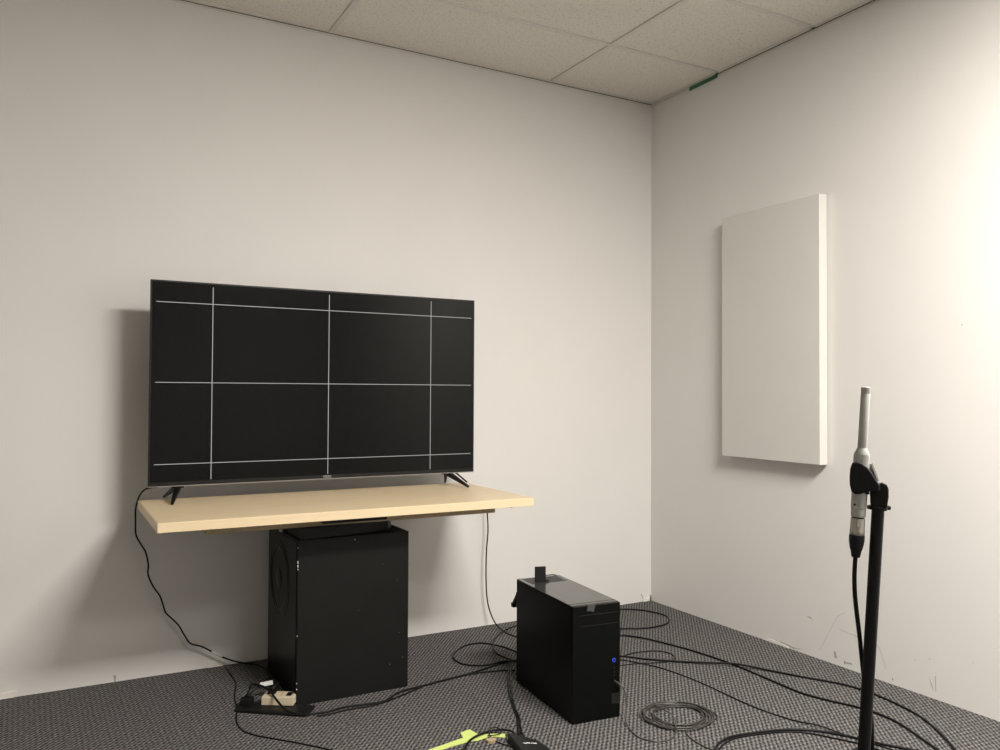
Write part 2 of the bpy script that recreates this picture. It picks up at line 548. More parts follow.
# woofer on the left face
bm = new()
prof = [(0, 0.172), (0.006, 0.172), (0.007, 0.160), (0.0015, 0.158), (0.006, 0.150), (0.010, 0.142), (0.006, 0.132), (0.002, 0.128), (0.0005, 0.05), (0.006, 0.045), (0.010, 0.03), (0.012, 0.012), (0.0122, 0.001)]
obj('woofer', lathe(bm, (-2.2015, -0.345, 0.430), (-1, 0, 0), [(h * 0.45, r_ * 0.9) for h, r_ in prof], 48), M['cone'], cb, smooth=True)
bm = new()
for z, s in ((0.592, 0.0016), (0.540, 0.0022), (0.5355, 0.0018), (0.526, 0.0016), (0.521, 0.0024), (0.511, 0.002), (0.262, 0.0018), (0.085, 0.0016), (0.062, 0.002)):
    obj('paint_chip', box(new(), (-2.2016, -0.6112, z), (-2.1985, -0.6085, z + s * 2)), M['white_logo'], cb)
for x, z, s in ((-1.98, 0.605, 0.004), (-1.752, 0.485, 0.004), (-1.80, 0.43, 0.0016), (-1.86, 0.50, 0.0014), (-1.79, 0.22, 0.0014), (-1.83, 0.10, 0.002), (-1.775, 0.12, 0.0018), (-1.96, 0.33, 0.0012)):
    obj('paint_chip', box(new(), (x, -0.6106, z), (x + s * 1.3, -0.6095, z + s * 0.8)), M['scuff'], cb)
# rounded slab on the cabinet
pts = [(-2.19, -0.612), (-1.98, -0.592), (-1.88, -0.568), (-1.815, -0.547), (-1.790, -0.515), (-1.782, -0.46), (-1.782, -0.22), (-2.19, -0.22)]
tag(obj('turntable_base', prism(new(), pts, 0.6225, 0.6660, bevel=0.003), M['black_paint']),
    'flat black slab with rounded front corner between the cabinet and the tabletop', 'slab')
tag(obj('cable_clip', box(box(new(), (-2.214, -0.400, 0.622), (-2.2035, -0.372, 0.640), 0.001, 1), (-2.214, -0.396, 0.640), (-2.200, -0.376, 0.6655), 0.001, 1), M['logo']),
    'tiny grey clip at the top left of the black cabinet', 'clip')

# ------------------------------------------------------------------ television
tv = thing('television', 'wide black flat television showing a thin white grid on the table', 'television', (-1.9815, -0.24, ZD))
X0, X1, Z0, Z1, YF = -2.690, -1.276, 0.8125, 1.617, -0.255
bm = new()
box(bm, (X0, YF + 0.002, Z0), (X1, YF + 0.014, Z1), 0.001, 1)
fr = 0.006
box(bm, (X0, YF - 0.001, Z0), (X0 + fr, YF + 0.002, Z1))
box(bm, (X1 - fr, YF - 0.001, Z0), (X1, YF + 0.002, Z1))
box(bm, (X0 + fr, YF - 0.001, Z1 - fr), (X1 - fr, YF + 0.002, Z1))
box(bm, (X0 + fr, YF - 0.0016, Z0), (X1 - fr, YF + 0.002, Z0 + 0.014))
obj('bezel', bm, M['tv_black'], tv)
bm = new()
prism(bm, [(X0 + 0.08, 0.0), (X1 - 0.08, 0.0), (X1 - 0.14, 0.052), (X0 + 0.14, 0.052)], Z0 + 0.03, Z1 - 0.25,
      Matrix(((1, 0, 0, 0), (0, 1, 0, YF + 0.014), (0, 0, 1, 0), (0, 0, 0, 1))), 0.004)
obj('back_cover', bm, M['tv_black'], tv)
# the panel with its picture (white test lines) in one mesh
bm = new()
box(bm, (X0 + fr, YF, Z0 + 0.014), (X1 - fr, YF + 0.002, Z1 - fr))
def q(x0, z0, x1, z1):
    y = YF - 0.0003
    f = bm.faces.new([bm.verts.new(p) for p in ((x0, y, z0), (x1, y, z0), (x1, y, z1), (x0, y, z1))])
    f.material_index = 1
lw = 0.0015
for x in (-2.457, -1.978, -1.499):
    q(x - lw, 0.831, x + lw, 1.600)
for z in (1.532, 1.2167, 0.8965):
    for s0, s1 in ((-2.669, -2.457 - lw), (-2.457 + lw, -1.978 - lw), (-1.978 + lw, -1.499 - lw), (-1.499 + lw, -1.292)):
        q(s0, z - lw * 0.92, s1, z + lw * 0.92)
me_tv = obj('screen', bm, [M['screen'], M['line']], tv)
obj('bottom_trim', box(new(), (X0, YF - 0.001, Z0 - 0.004), (X1, YF + 0.012, Z0 - 0.0002), 0.0008, 1), M['tv_trim'], tv)

def text(name, s, size, mtx, mt, parent, ext=0.0006):
    cu = bpy.data.curves.new(name, 'FONT')
    cu.body = s
    cu.size = size
    cu.extrude = ext
    cu.align_x = 'CENTER'
    cu.align_y = 'CENTER'
    tmp = bpy.data.objects.new('tmp', cu)
    col.objects.link(tmp)
    dg = bpy.context.evaluated_depsgraph_get()
    me = bpy.data.meshes.new_from_object(tmp.evaluated_get(dg))
    bpy.data.objects.remove(tmp)
    b = bmesh.new()
    b.from_mesh(me)
    bmesh.ops.transform(b, matrix=mtx, verts=b.verts)
    return obj(name, b, mt, parent, local=True)
text('logo', 'VIZIO', 0.014, Matrix.Translation((0.0, YF - 0.0025 + 0.24, Z0 + 0.007 - ZD)) @ Matrix.Rotation(R(90), 4, 'X'), M['logo'], tv)

for sx, xa, xf, xr in ((-1, -2.579, -2.614, -2.617), (1, -1.398, -1.352, -1.364)):
    ft = obj('stand_foot', box(new(), (xa - 0.022, YF + 0.006, Z0 - 0.012), (xa + 0.022, YF + 0.05, Z0 - 0.003), 0.002, 2), M['tv_black'], tv)
    # front leg and rear leg spread from the block under the set
    bm = new()
    bar(bm, (xa, YF + 0.012, Z0 - 0.008), (xf, -0.354, ZD + 0.004), 0.024, 0.018, w2=0.010, h2=0.008)
    obj('front_leg', bm, M['tv_black'], ft)
    bm = new()
    bar(bm, (xa, YF + 0.045, Z0 - 0.008), (xr, -0.130, ZD + 0.004), 0.018, 0.014, w2=0.009, h2=0.008)
    obj('rear_leg', bm, M['tv_black'], ft)
    if sx > 0:
        bm = new()
        bar(bm, (xa + 0.048, YF + 0.050, Z0 - 0.003), (-1.272, -0.180, ZD + 0.004), 0.006, 0.006)
        obj('side_leg', bm, M['tv_black'], ft)

# ------------------------------------------------------------------ cables
FR = 0.0032
def cable(name, label, pts, r=0.003, mt='cable', z=None, n=6, group=None, parent=None):  # most floor points below were projected from image pixels onto the floor plane
    P = [(p[0], p[1], (r + 0.0004 if z is None else z)) if len(p) == 2 else p for p in pts]
    o = obj(name, tube(new(), P, r, 8, n), M[mt], parent)
    if label:
        tag(o, label, 'cable', group)
    return o

# television power cord: arcs out behind the left end of the table, hangs by the wall and runs to the power strip
pc = cable('power_cable', 'black power cord hanging in kinks by the wall left of the table',
      [(-2.58, -0.200, 0.86), (-2.60, -0.15, 0.82), (-2.625, -0.09, 0.795), (-2.653, -0.05, 0.786), (-2.679, -0.05, 0.780), (-2.700, -0.048, 0.754), (-2.713, -0.048, 0.706), (-2.713, -0.047, 0.658),
       (-2.710, -0.045, 0.597), (-2.690, -0.04, 0.555), (-2.672, -0.04, 0.521), (-2.662, -0.04, 0.471), (-2.662, -0.04, 0.430), (-2.644, -0.04, 0.383), (-2.617, -0.04, 0.339),
       (-2.605, -0.04, 0.305), (-2.593, -0.04, 0.267), (-2.569, -0.04, 0.239), (-2.542, -0.04, 0.207), (-2.518, -0.04, 0.162), (-2.494, -0.04, 0.125),
       (-2.450, -0.04, 0.106), (-2.410, -0.04, 0.080), (-2.370, -0.04, 0.052), (-2.320, -0.04, 0.026), (-2.275, -0.05, 0.012), (-2.235, -0.075, 0.008), (-2.214, -0.12, 0.006), (-2.212, -0.20, 0.005), (-2.224, -0.32, 0.005),
       (-2.245, -0.42, 0.020), (-2.262, -0.47, 0.046)], 0.0034)
obj('cord_label', tube(new(), [(-2.409, -0.04, 0.0794), (-2.395, -0.04, 0.0700), (-2.380, -0.04, 0.0592), (-2.366, -0.04, 0.0498)], 0.0042, 8), M['white'], pc)

cable('video_cable', 'black cable hanging from under the right end of the table to the floor',
      [(-1.345, -0.24, 0.712), (-1.27, -0.20, 0.712), (-1.18, -0.14, 0.708), (-1.12, -0.085, 0.695), (-1.098, -0.055, 0.660), (-1.092, -0.05, 0.592), (-1.086, -0.05, 0.492), (-1.094, -0.05, 0.392), (-1.096, -0.05, 0.268), (-1.090, -0.05, 0.157),
       (-1.075, -0.055, 0.085), (-1.060, -0.09, 0.028), (-1.046, -0.137, 0.006), (-1.044, -0.204, 0.004), (-1.03, -0.30, 0.004), (-1.06, -0.42, 0.004), (-1.10, -0.55, 0.03), (-1.16, -0.68, 0.09), (-1.19, -0.775, 0.14), (-1.192, -0.796, 0.15)], 0.0034)

cable('power_cable', 'long black cord from the beige outlet box across the carpet to the tower computer',
      [(-2.350, -0.500, 0.060), (-2.334, -0.480, 0.066), (-2.303, -0.520, 0.064), (-2.287, -0.575, 0.056), (-2.278, -0.640, 0.044), (-2.262, -0.668, 0.026), (-2.237, -0.690, 0.012), (-2.207, -0.712, 0.005), (-2.159, -0.716, 0.004), (-2.105, -0.722, 0.004), (-2.042, -0.708, 0.004), (-1.968, -0.718, 0.004), (-1.891, -0.723, 0.004),
       (-1.805, -0.663, 0.004), (-1.665, -0.638, 0.004), (-1.467, -0.605, 0.004), (-1.354, -0.573, 0.004), (-1.265, -0.547, 0.004), (-1.196, -0.57, 0.012), (-1.17, -0.66, 0.05), (-1.20, -0.755, 0.08), (-1.205, -0.795, 0.085)], 0.0042)
cable('power_cable', 'thinner black cord running just in front of the long cord on the carpet',
      [(-2.16, -0.742), (-2.109, -0.745), (-2.031, -0.736), (-1.935, -0.742), (-1.815, -0.700), (-1.656, -0.632), (-1.509, -0.612), (-1.397, -0.618), (-1.313, -0.640), (-1.28, -0.66)], 0.0034)
cable('data_cable', 'thin dark cable curving over the carpet left of the power strip',
      [(-2.349, -0.060), (-2.349, -0.130), (-2.351, -0.257), (-2.382, -0.389), (-2.396, -0.49), (-2.408, -0.56), (-2.427, -0.66), (-2.423, -0.741), (-2.392, -0.804), (-2.342, -0.864), (-2.277, -0.939), (-2.181, -1.069), (-2.10, -1.22)], 0.0024)
cable('power_cable', 'black cord lying in a big open loop left of the tower computer',
      [(-1.20, -0.790, 0.06), (-1.18, -0.68, 0.03), (-1.16, -0.56, 0.010), (-1.150, -0.47, 0.004), (-1.155, -0.417, 0.004), (-1.175, -0.339, 0.004), (-1.236, -0.255, 0.004), (-1.337, -0.269, 0.004), (-1.43, -0.366, 0.004), (-1.445, -0.466, 0.004), (-1.402, -0.525, 0.004), (-1.342, -0.550, 0.006),
       (-1.285, -0.556, 0.012), (-1.235, -0.575, 0.012), (-1.20, -0.62, 0.02), (-1.18, -0.70, 0.04), (-1.215, -0.794, 0.055)], 0.0036)
cable('data_cable', 'short black cable bent in a hook behind the left side of the computer',
      [(-0.93, -0.085), (-1.011, -0.117), (-1.083, -0.174), (-1.155, -0.245), (-1.211, -0.337), (-1.237, -0.422), (-1.235, -0.49), (-1.206, -0.60), (-1.20, -0.70)], 0.0032)
for dx, lab in ((0.0, 'left of the two black cords running from the computer to the adapter box'), (0.011, 'right of the two black cords running from the computer to the adapter box')):
    cable('power_cable', lab,
          [(-1.255 + dx, -0.56), (-1.290 + dx, -0.621), (-1.364 + dx, -0.747), (-1.441 + dx, -0.894), (-1.492 + dx * 0.6, -1.013), (-1.528 + dx * 0.8, -1.103), (-1.578 + dx, -1.195), (-1.600 + dx, -1.245, 0.010), (-1.612 + dx, -1.272, 0.013)], 0.0032)
cable('power_cable', 'black cord looped wide behind the computer towards the room corner',
      [(-1.10, -0.80, 0.05), (-1.0, -0.60, 0.02), (-0.80, -0.32, 0.004), (-0.55, -0.14, 0.004), (-0.40, -0.085, 0.004), (-0.300, -0.082, 0.004), (-0.215, -0.126, 0.004), (-0.168, -0.197, 0.004), (-0.147, -0.286, 0.004), (-0.175, -0.358, 0.004), (-0.240, -0.418, 0.004), (-0.335, -0.438, 0.004), (-0.419, -0.423, 0.004), (-0.517, -0.380, 0.004), (-0.72, -0.36, 0.004), (-0.92, -0.50, 0.004), (-1.07, -0.70, 0.04), (-1.11, -0.81, 0.07)], 0.0042)
cable('audio_cable', 'black cable from behind the computer crossing under to the microphone stand, the farther one',
      [(-1.12, -0.81, 0.09), (-1.0, -0.64, 0.02), (-0.85, -0.47, 0.004), (-0.70, -0.44, 0.004), (-0.584, -0.468, 0.004), (-0.530, -0.520, 0.004), (-0.490, -0.60, 0.004), (-0.433, -0.803, 0.004), (-0.405, -1.035, 0.004), (-0.412, -1.267, 0.004), (-0.416, -1.42, 0.004), (-0.390, -1.517, 0.004), (-0.352, -1.61, 0.004), (-0.336, -1.683, 0.004), (-0.337, -1.755, 0.004),
       (-0.357, -1.826, 0.004), (-0.404, -1.933, 0.004), (-0.441, -2.01, 0.004), (-0.53, -2.15, 0.004), (-0.68, -2.29, 0.004)], 0.0046)
cable('audio_cable', 'black cable sweeping along the right wall in the widest curve',
      [(-1.14, -0.82, 0.12), (-1.05, -0.68, 0.06), (-0.92, -0.65, 0.012), (-0.774, -0.717, 0.004), (-0.698, -0.805, 0.004), (-0.588, -0.910, 0.006), (-0.458, -1.025, 0.012), (-0.405, -1.075, 0.014), (-0.337, -1.162, 0.006), (-0.269, -1.289, 0.004), (-0.190, -1.437, 0.004), (-0.172, -1.564, 0.004), (-0.195, -1.715, 0.004), (-0.235, -1.822, 0.004), (-0.311, -1.938, 0.004), (-0.391, -2.037, 0.004), (-0.50, -2.16, 0.004)], 0.0044)
cable('data_cable', 'thin dark wire in a small flat loop right of the computer',
      [(-1.13, -0.815, 0.06), (-1.0, -0.74, 0.02), (-0.85, -0.725, 0.003), (-0.76, -0.722, 0.003), (-0.68, -0.712, 0.003), (-0.585, -0.732, 0.003), (-0.545, -0.790, 0.003), (-0.562, -0.845, 0.003), (-0.614, -0.881, 0.003), (-0.689, -0.863, 0.003), (-0.775, -0.832, 0.003), (-0.86, -0.82, 0.003), (-0.98, -0.83, 0.006), (-1.08, -0.845, 0.02)], 0.0023)
cable('data_cable', 'thin straight dark wire running diagonally over the carpet to the microphone stand',
      [(-1.05, -0.70, 0.02), (-0.90, -0.68, 0.004), (-0.80, -0.76, 0.003), (-0.751, -0.837, 0.003), (-0.706, -0.949, 0.003), (-0.684, -1.139, 0.003), (-0.689, -1.416, 0.003), (-0.661, -1.582, 0.003), (-0.624, -1.682, 0.008), (-0.598, -1.79, 0.003), (-0.576, -1.867, 0.003), (-0.557, -1.964, 0.003), (-0.56, -2.08, 0.003)], 0.0026)
cable('audio_cable', 'black cable along the bottom right passing behind the microphone stand',
      [(-1.20, -1.74), (-1.14, -1.69), (-1.095, -1.650), (-1.026, -1.608), (-0.946, -1.595), (-0.847, -1.615), (-0.754, -1.641), (-0.680, -1.686), (-0.634, -1.735), (-0.590, -1.810), (-0.562, -1.870), (-0.523, -1.935), (-0.47, -2.02), (-0.44, -2.12)], 0.0044)
cable('audio_cable', 'second black cable hugging the bottom right cable',
      [(-1.21, -1.76), (-1.15, -1.71), (-1.10, -1.668), (-1.03, -1.625), (-0.95, -1.607), (-0.85, -1.625), (-0.76, -1.653), (-0.70, -1.700), (-0.66, -1.765), (-0.62, -1.84), (-0.60, -1.92), (-0.56, -2.02)], 0.0030)
# coil of grey wire
cpts = []
random.seed(11)
cx_, cy_ = -1.003, -1.366
turns = 9
N = turns * 18
for i in range(N + 1):
    a = i / 18 * 2 * math.pi + 3.6
    k = i / 18
    rr = 0.109 + 0.021 * math.sin(k * 2.1 + 0.7) + 0.004 * math.sin(a * 2 + k)
    ox, oy = 0.008 * math.sin(k * 1.7), 0.008 * math.cos(k * 2.3)
    cpts.append((cx_ + ox + rr * 1.05 * math.cos(a), cy_ + oy + rr * 0.98 * math.sin(a), 0.003 + 0.0022 * (k % 4)))
coil = cable('wire_coil', 'thin grey-black wire wound into a flat coil right of the computer', cpts, 0.0023, 'cable_grey', n=2)
obj('coil_lead', tube(new(), [(-1.02, -1.268, 0.020), (-1.035, -1.300, 0.018), (-1.030, -1.36, 0.016), (-1.06, -1.42, 0.016), (-1.090, -1.455, 0.016), (-1.106, -1.48, 0.012), (-1.148, -1.504, 0.003), (-1.202, -1.505, 0.003), (-1.231, -1.477, 0.003), (-1.242, -1.426, 0.003), (-1.214, -1.334, 0.012), (-1.185, -1.295, 0.05), (-1.178, -1.285, 0.085), (-1.188, -1.282, 0.11), (-1.200, -1.272, 0.122)], 0.0021, 8, 6), M['cable_grey'], coil)
obj('coil_tail', tube(new(), [(-1.06, -1.475, 0.010), (-1.078, -1.500, 0.003), (-1.091, -1.535, 0.003), (-1.097, -1.586, 0.003), (-1.092, -1.632, 0.003), (-1.075, -1.645, 0.003)], 0.0023, 8, 6), M['cable_grey'], coil)
obj('coil_spur', tube(new(), [(-0.935, -1.275, 0.006), (-0.89, -1.315, 0.004), (-0.862, -1.380, 0.004), (-0.868, -1.425, 0.004), (-0.885, -1.448, 0.004), (-0.915, -1.455, 0.005), (-0.95, -1.468, 0.006)], 0.0023, 8, 6), M['cable_grey'], coil)

# ------------------------------------------------------------------ power strip and outlet box on the floor
ang = math.atan2(-0.700 + 0.540, -2.17 + 2.378)
ps = thing('power_strip', 'black power strip on the carpet at the left foot of the cabinet', 'power strip', (-2.276, -0.613, 0), ang)
obj('housing', box(new(), (-0.145, -0.042, 0), (0.135, 0.042, 0.014), 0.004, 3), M['rubber'], ps, local=True)
bm = new()
box(bm, (-0.138, -0.012, 0.013), (-0.098, 0.026, 0.040), 0.004, 2)
tube(bm, [(-0.118, 0.008, 0.038), (-0.114, 0.020, 0.058), (-0.100, 0.045, 0.066), (-0.090, 0.055, 0.062)], [0.011, 0.008, 0.005, 0.0040], 10)
obj('plug', bm, M['rubber'], ps, local=True)
bm = new()
for k in (-0.03, 0.02, 0.085):
    box(bm, (k + 0.02, -0.030, 0.0138), (k + 0.045, -0.006, 0.0146))
obj('socket_face', bm, M['tv_black'], ps, local=True)

bx = thing('outlet_box', 'beige outlet box with dark rocker switch sitting on the power strip', 'outlet box', (-2.255, -0.578, 0.0150), ang + R(6))
obj('case', box(new(), (-0.060, -0.030, 0.0), (0.060, 0.036, 0.030), 0.002, 2), M['beige'], bx, local=True)
obj('switch', box(new(), (0.026, -0.012, 0.0295), (0.046, 0.022, 0.0325), 0.001, 1), M['rubber'], bx, local=True)
obj('groove', box(new(), (0.004, -0.010, 0.0298), (0.009, 0.026, 0.0304)), M['tan_debris'], bx, local=True)
bm = new()
box(bm, (-0.048, 0.000, 0.029), (-0.018, 0.026, 0.040), 0.003, 2)
tube(bm, [(-0.032, 0.013, 0.038), (-0.030, 0.02, 0.050), (-0.02, 0.05, 0.055)], [0.008, 0.006, 0.004], 10)
obj('plug', bm, M['rubber'], bx, local=True)
tg = obj('plug_tag', box(new(), (-0.024, -0.005, -0.008), (0.024, 0.005, 0.008), 0.001, 1), M['white'], None, local=True)
tg.location = (-2.279, -0.470, 0.056)
tg.rotation_euler = (R(-15), R(-8), R(-18))
tag(tg, 'small white tag on the cord just above the beige outlet box', 'tag')

# ------------------------------------------------------------------ tower computer
pcx = thing('tower_computer', 'black glossy tower computer standing on the carpet, blue light lit', 'computer', (-1.2637, -1.016, 0), R(-5.2))
hw, hd, ph = 0.0985, 0.235, 0.4195
obj('case', box(new(), (-hw, -hd + 0.004, 0.006), (hw, hd, ph - 0.004), 0.002, 2), M['pc_side'], pcx, local=True)
bm = new()
box(bm, (-hw - 0.0005, -hd - 0.006, 0.003), (hw + 0.0005, -hd + 0.006, ph - 0.001), 0.003, 2)
fp = obj('front_panel', bm, M['pc_front'], pcx, local=True)
bm = new()
for z in (0.384, 0.345):
    box(bm, (-0.07, -hd - 0.0064, z), (0.088, -hd - 0.0055, z + 0.0009))
obj('drive_bay_seam', bm, M['seam'], fp, local=True)
obj('top_panel', box(new(), (-hw, -hd + 0.007, ph - 0.0038), (hw, hd, ph), 0.0012, 1), M['pc_top'], pcx, local=True)
obj('top_seam', box(new(), (-hw + 0.001, -hd + 0.026, ph - 0.0002), (hw - 0.001, -hd + 0.030, ph + 0.0004)), M['rubber'], pcx, local=True)
bm = new()
box(bm, (-0.080, 0.130, ph - 0.0005), (0.080, 0.222, ph + 0.0006))
for k in range(14):
    box(bm, (-0.076 + k * 0.011, 0.136, ph + 0.0006), (-0.070 + k * 0.011, 0.216, ph + 0.0016))
obj('top_vent', bm, M['pc_recess'], pcx, local=True)
obj('rear_grip', tube(new(), [(-0.01, 0.229, ph), (0.005, 0.229, ph + 0.003), (0.035, 0.229, ph + 0.0045), (0.065, 0.229, ph + 0.0045), (0.082, 0.228, ph + 0.001)], 0.0022, 8, 4), M['pc_recess'], pcx, local=True)
ring = [(0.0720 + 0.0060 * math.cos(2 * math.pi * k / 24), -hd - 0.0068, 0.210 + 0.0060 * math.sin(2 * math.pi * k / 24)) for k in range(25)]
obj('power_button', lathe(new(), (0.0720, -hd - 0.0055, 0.210), (0, -1, 0), [(0, 0.0055), (0.002, 0.0055), (0.0026, 0.004)], 20), M['rubber'], pcx, local=True)
obj('power_light', tube(new(), ring, 0.0014, 6), M['blue'], pcx, local=True)
for z in (0.181, 0.166, 0.155):
    obj('indicator', lathe(new(), (0.0730, -hd - 0.0058, z), (0, -1, 0), [(0, 0.0014), (0.0008, 0.0014)], 8), M['tape_grey'], pcx, local=True)
jk = obj('audio_plug', lathe(new(), (0.0735, -hd - 0.0055, 0.136), (0.35, -1, -0.35), [(0, 0.0028), (0.012, 0.0028), (0.013, 0.0042), (0.032, 0.0040), (0.036, 0.0022)], 12), M['cable_grey'], pcx, local=True)
obj('sticker', box(new(), (0.062, -hd - 0.0066, 0.052), (0.094, -hd - 0.0058, 0.090)), mat('sticker', (0.012, 0.012, 0.012), 0.5, spec=0.2), pcx, local=True)
bm = new()
prism(bm, [(-0.038, -hd - 0.0068), (-0.006, -hd - 0.0068), (-0.004, -hd + 0.010), (-0.036, -hd + 0.010)], ph - 0.001, ph + 0.0006)
prism(bm, [(-0.038, 0.0), (-0.006, 0.0), (-0.014, -0.026), (-0.024, -0.022), (-0.042, -0.020)], 0, 0.0008,
      Matrix(((1, 0, 0, 0), (0, 0, -1, -hd - 0.006), (0, 1, 0, ph), (0, 0, 0, 1))))
obj('tape_piece', bm, M['tape_grey'], pcx, local=True)
for x in (-0.075, 0.075):
    for y in (-0.19, 0.19):
        obj('foot', lathe(new(), (x, y, 0.0), (0, 0, 1), [(0, 0.012), (0.006, 0.014)], 14), M['rubber'], pcx, local=True)
bm = new()
box(bm, (-0.094, hd, 0.300), (-0.066, hd + 0.018, 0.362), 0.003, 2)
bar(bm, (-0.086, hd + 0.010, 0.350), (-0.088, hd + 0.050, 0.305), 0.014, 0.016, w2=0.010, h2=0.012)
box(bm, (-0.096, hd + 0.038, 0.292), (-0.078, hd + 0.062, 0.310), 0.003, 2)
obj('rear_plug', bm, M['rubber'], pcx, local=True)
# vents at the back
bm = new()
for k in range(9):
    box(bm, (-0.05, hd - 0.0005, 0.22 + k * 0.01), (0.05, hd + 0.001, 0.225 + k * 0.01))
obj('rear_vent', bm, M['pc_recess'], pcx, local=True)

wf = thing('wireless_receiver', 'small upright black block standing on top of the computer', 'receiver', (-1.282, -0.862, ph + 0.0016), R(-20))
obj('block', box(new(), (-0.0225, -0.003, 0.0), (0.0225, 0.004, 0.060), 0.0015, 2), M['rubber'], wf, local=True)
obj('hinge', box(new(), (0.018, -0.003, 0.0), (0.034, 0.006, 0.006), 0.001, 1), M['rubber'], wf, local=True)

# ------------------------------------------------------------------ yellow tape and adapter box at the bottom of the picture
bm = new()
prism(bm, [(-2.16, -1.290), (-1.94, -1.192), (-1.86, -1.176), (-1.790, -1.160), (-1.740, -1.162), (-1.70, -1.163), (-1.632, -1.196), (-1.645, -1.222), (-1.695, -1.192), (-1.74, -1.200), (-1.765, -1.194), (-1.84, -1.200), (-1.94, -1.222), (-2.15, -1.325)], 0.0006, 0.0022)
prism(bm, [(-1.778, -1.166), (-1.765, -1.118), (-1.725, -1.108), (-1.716, -1.165)], 0.0022, 0.0034)
tag(obj('floor_tape', bm, M['yellow']), 'bright yellow-green tape strip stuck to the carpet, torn at one end', 'tape')
bm = new()
prism(bm, [(0, 0), (0.024, 0.006), (0.036, -0.012), (0.018, -0.026), (0.002, -0.016)], 0.0006, 0.010, Matrix.Translation((-1.722, -1.222, 0)))
tag(obj('debris', bm, M['tan_debris']), 'small tan scrap on the carpet beside the yellow tape', 'scrap')

ad = thing('adapter_box', 'small flat black adapter box with white logo on the carpet beside the tape', 'adapter', (-1.635, -1.345, 0))
obj('case', prism(new(), [(-1.690, -1.450), (-1.604, -1.462), (-1.588, -1.405), (-1.592, -1.338), (-1.640, -1.250), (-1.652, -1.252)], 0.0, 0.027, bevel=0.004), M['adapter'], ad)
bm = new()
tube(bm, [(-1.646, -1.342, 0.0272), (-1.638, -1.350, 0.0272), (-1.632, -1.348, 0.0272), (-1.626, -1.355, 0.0272)], 0.0014, 6)
tube(bm, [(-1.624, -1.356, 0.0272), (-1.618, -1.357, 0.0272), (-1.614, -1.363, 0.0272), (-1.607, -1.366, 0.0272)], 0.0013, 6)
obj('logo', bm, M['white_logo'], ad)
obj('cord_grip', tube(new(), [(-1.600, -1.350, 0.012), (-1.583, -1.362, 0.010)], [0.007, 0.005], 10), M['rubber'], ad)
cable('power_cable', 'black cord arching over the yellow tape from the adapter box',
      [(-1.628, -1.262, 0.013), (-1.618, -1.225, 0.016), (-1.635, -1.192, 0.014), (-1.677, -1.171, 0.010), (-1.739, -1.185, 0.010), (-1.786, -1.215, 0.008), (-1.824, -1.270, 0.005), (-1.83, -1.35, 0.004)], 0.0036)
cable('data_cable', 'very thin black wire curled over the yellow tape end',
      [(-1.665, -1.300, 0.003), (-1.688, -1.250, 0.003), (-1.692, -1.205, 0.006), (-1.678, -1.168, 0.010), (-1.655, -1.150, 0.010), (-1.640, -1.168, 0.012), (-1.648, -1.200, 0.012), (-1.672, -1.208, 0.010), (-1.700, -1.195, 0.008)], 0.0018)

# ------------------------------------------------------------------ microphone on its stand
D = 1.10
K = D / 818.03
def mp(u, v, d=0.0):
    """image pixel u, v cast along its camera ray to depth D, d metres behind"""
    return CAM + (FWD + RIGHT * ((u - 500) / 818.03) - UP * ((v - 375) / 818.03)) * (D + d)
BX, BY = -2.090, -2.928
st = thing('microphone_stand', 'black microphone stand leaning slightly, in front of the right wall', 'stand', (BX, BY, 0))
top = mp(878.0, 512)
bot = mp(863.8, 753)
ax = (bot - top).normalized()
base = top + ax * ((top.z - 0.18) / -ax.z)
bm = new()
tube(bm, [mp(878.3, 505), bot + ax * 0.02], 0.0080, 20)
obj('upper_tube', bm, M['stand'], st, smooth=True)
obj('lower_tube', tube(new(), [bot + ax * 0.01, base], 0.011, 20), M['stand'], st, smooth=True)
bm = new()
lathe(bm, bot - ax * 0.003, ax, [(0, 0.012), (0.006, 0.0165), (0.06, 0.0165), (0.068, 0.012)], 24)
cl = obj('clutch', bm, M['rubber'], st, smooth=True)
obj('knob', lathe(new(), bot + ax * 0.03 - RIGHT * 0.015, -RIGHT, [(0, 0.004), (0.010, 0.004), (0.011, 0.012), (0.024, 0.011), (0.026, 0.006)], 16), M['rubber'], cl)
obj('hub', lathe(new(), base - ax * 0.02, ax, [(0, 0.014), (0.005, 0.022), (0.07, 0.022), (0.075, 0.012)], 20), M['stand'], st, smooth=True)
for k in range(3):
    a = R(85 + 120 * k)
    dv = Vector((math.cos(a), math.sin(a), 0))
    lg = obj('leg', tube(new(), [base + dv * 0.018, Vector((base.x, base.y, 0.012)) + dv * 0.33], 0.008, 12), M['stand'], st, smooth=True)
    e = Vector((base.x, base.y, 0.0)) + dv * 0.33
    obj('foot', tube(new(), [e + Vector((0, 0, 0.022)) - dv * 0.02, e + Vector((0, 0, 0.011)) + dv * 0.015], 0.011, 12), M['rubber'], lg)
    obj('brace', bar(new(), Vector((base.x, base.y, 0.07)), base * 0.5 + e * 0.5 + Vector((0, 0, 0.0)), 0.010, 0.003), M['stand'], lg)
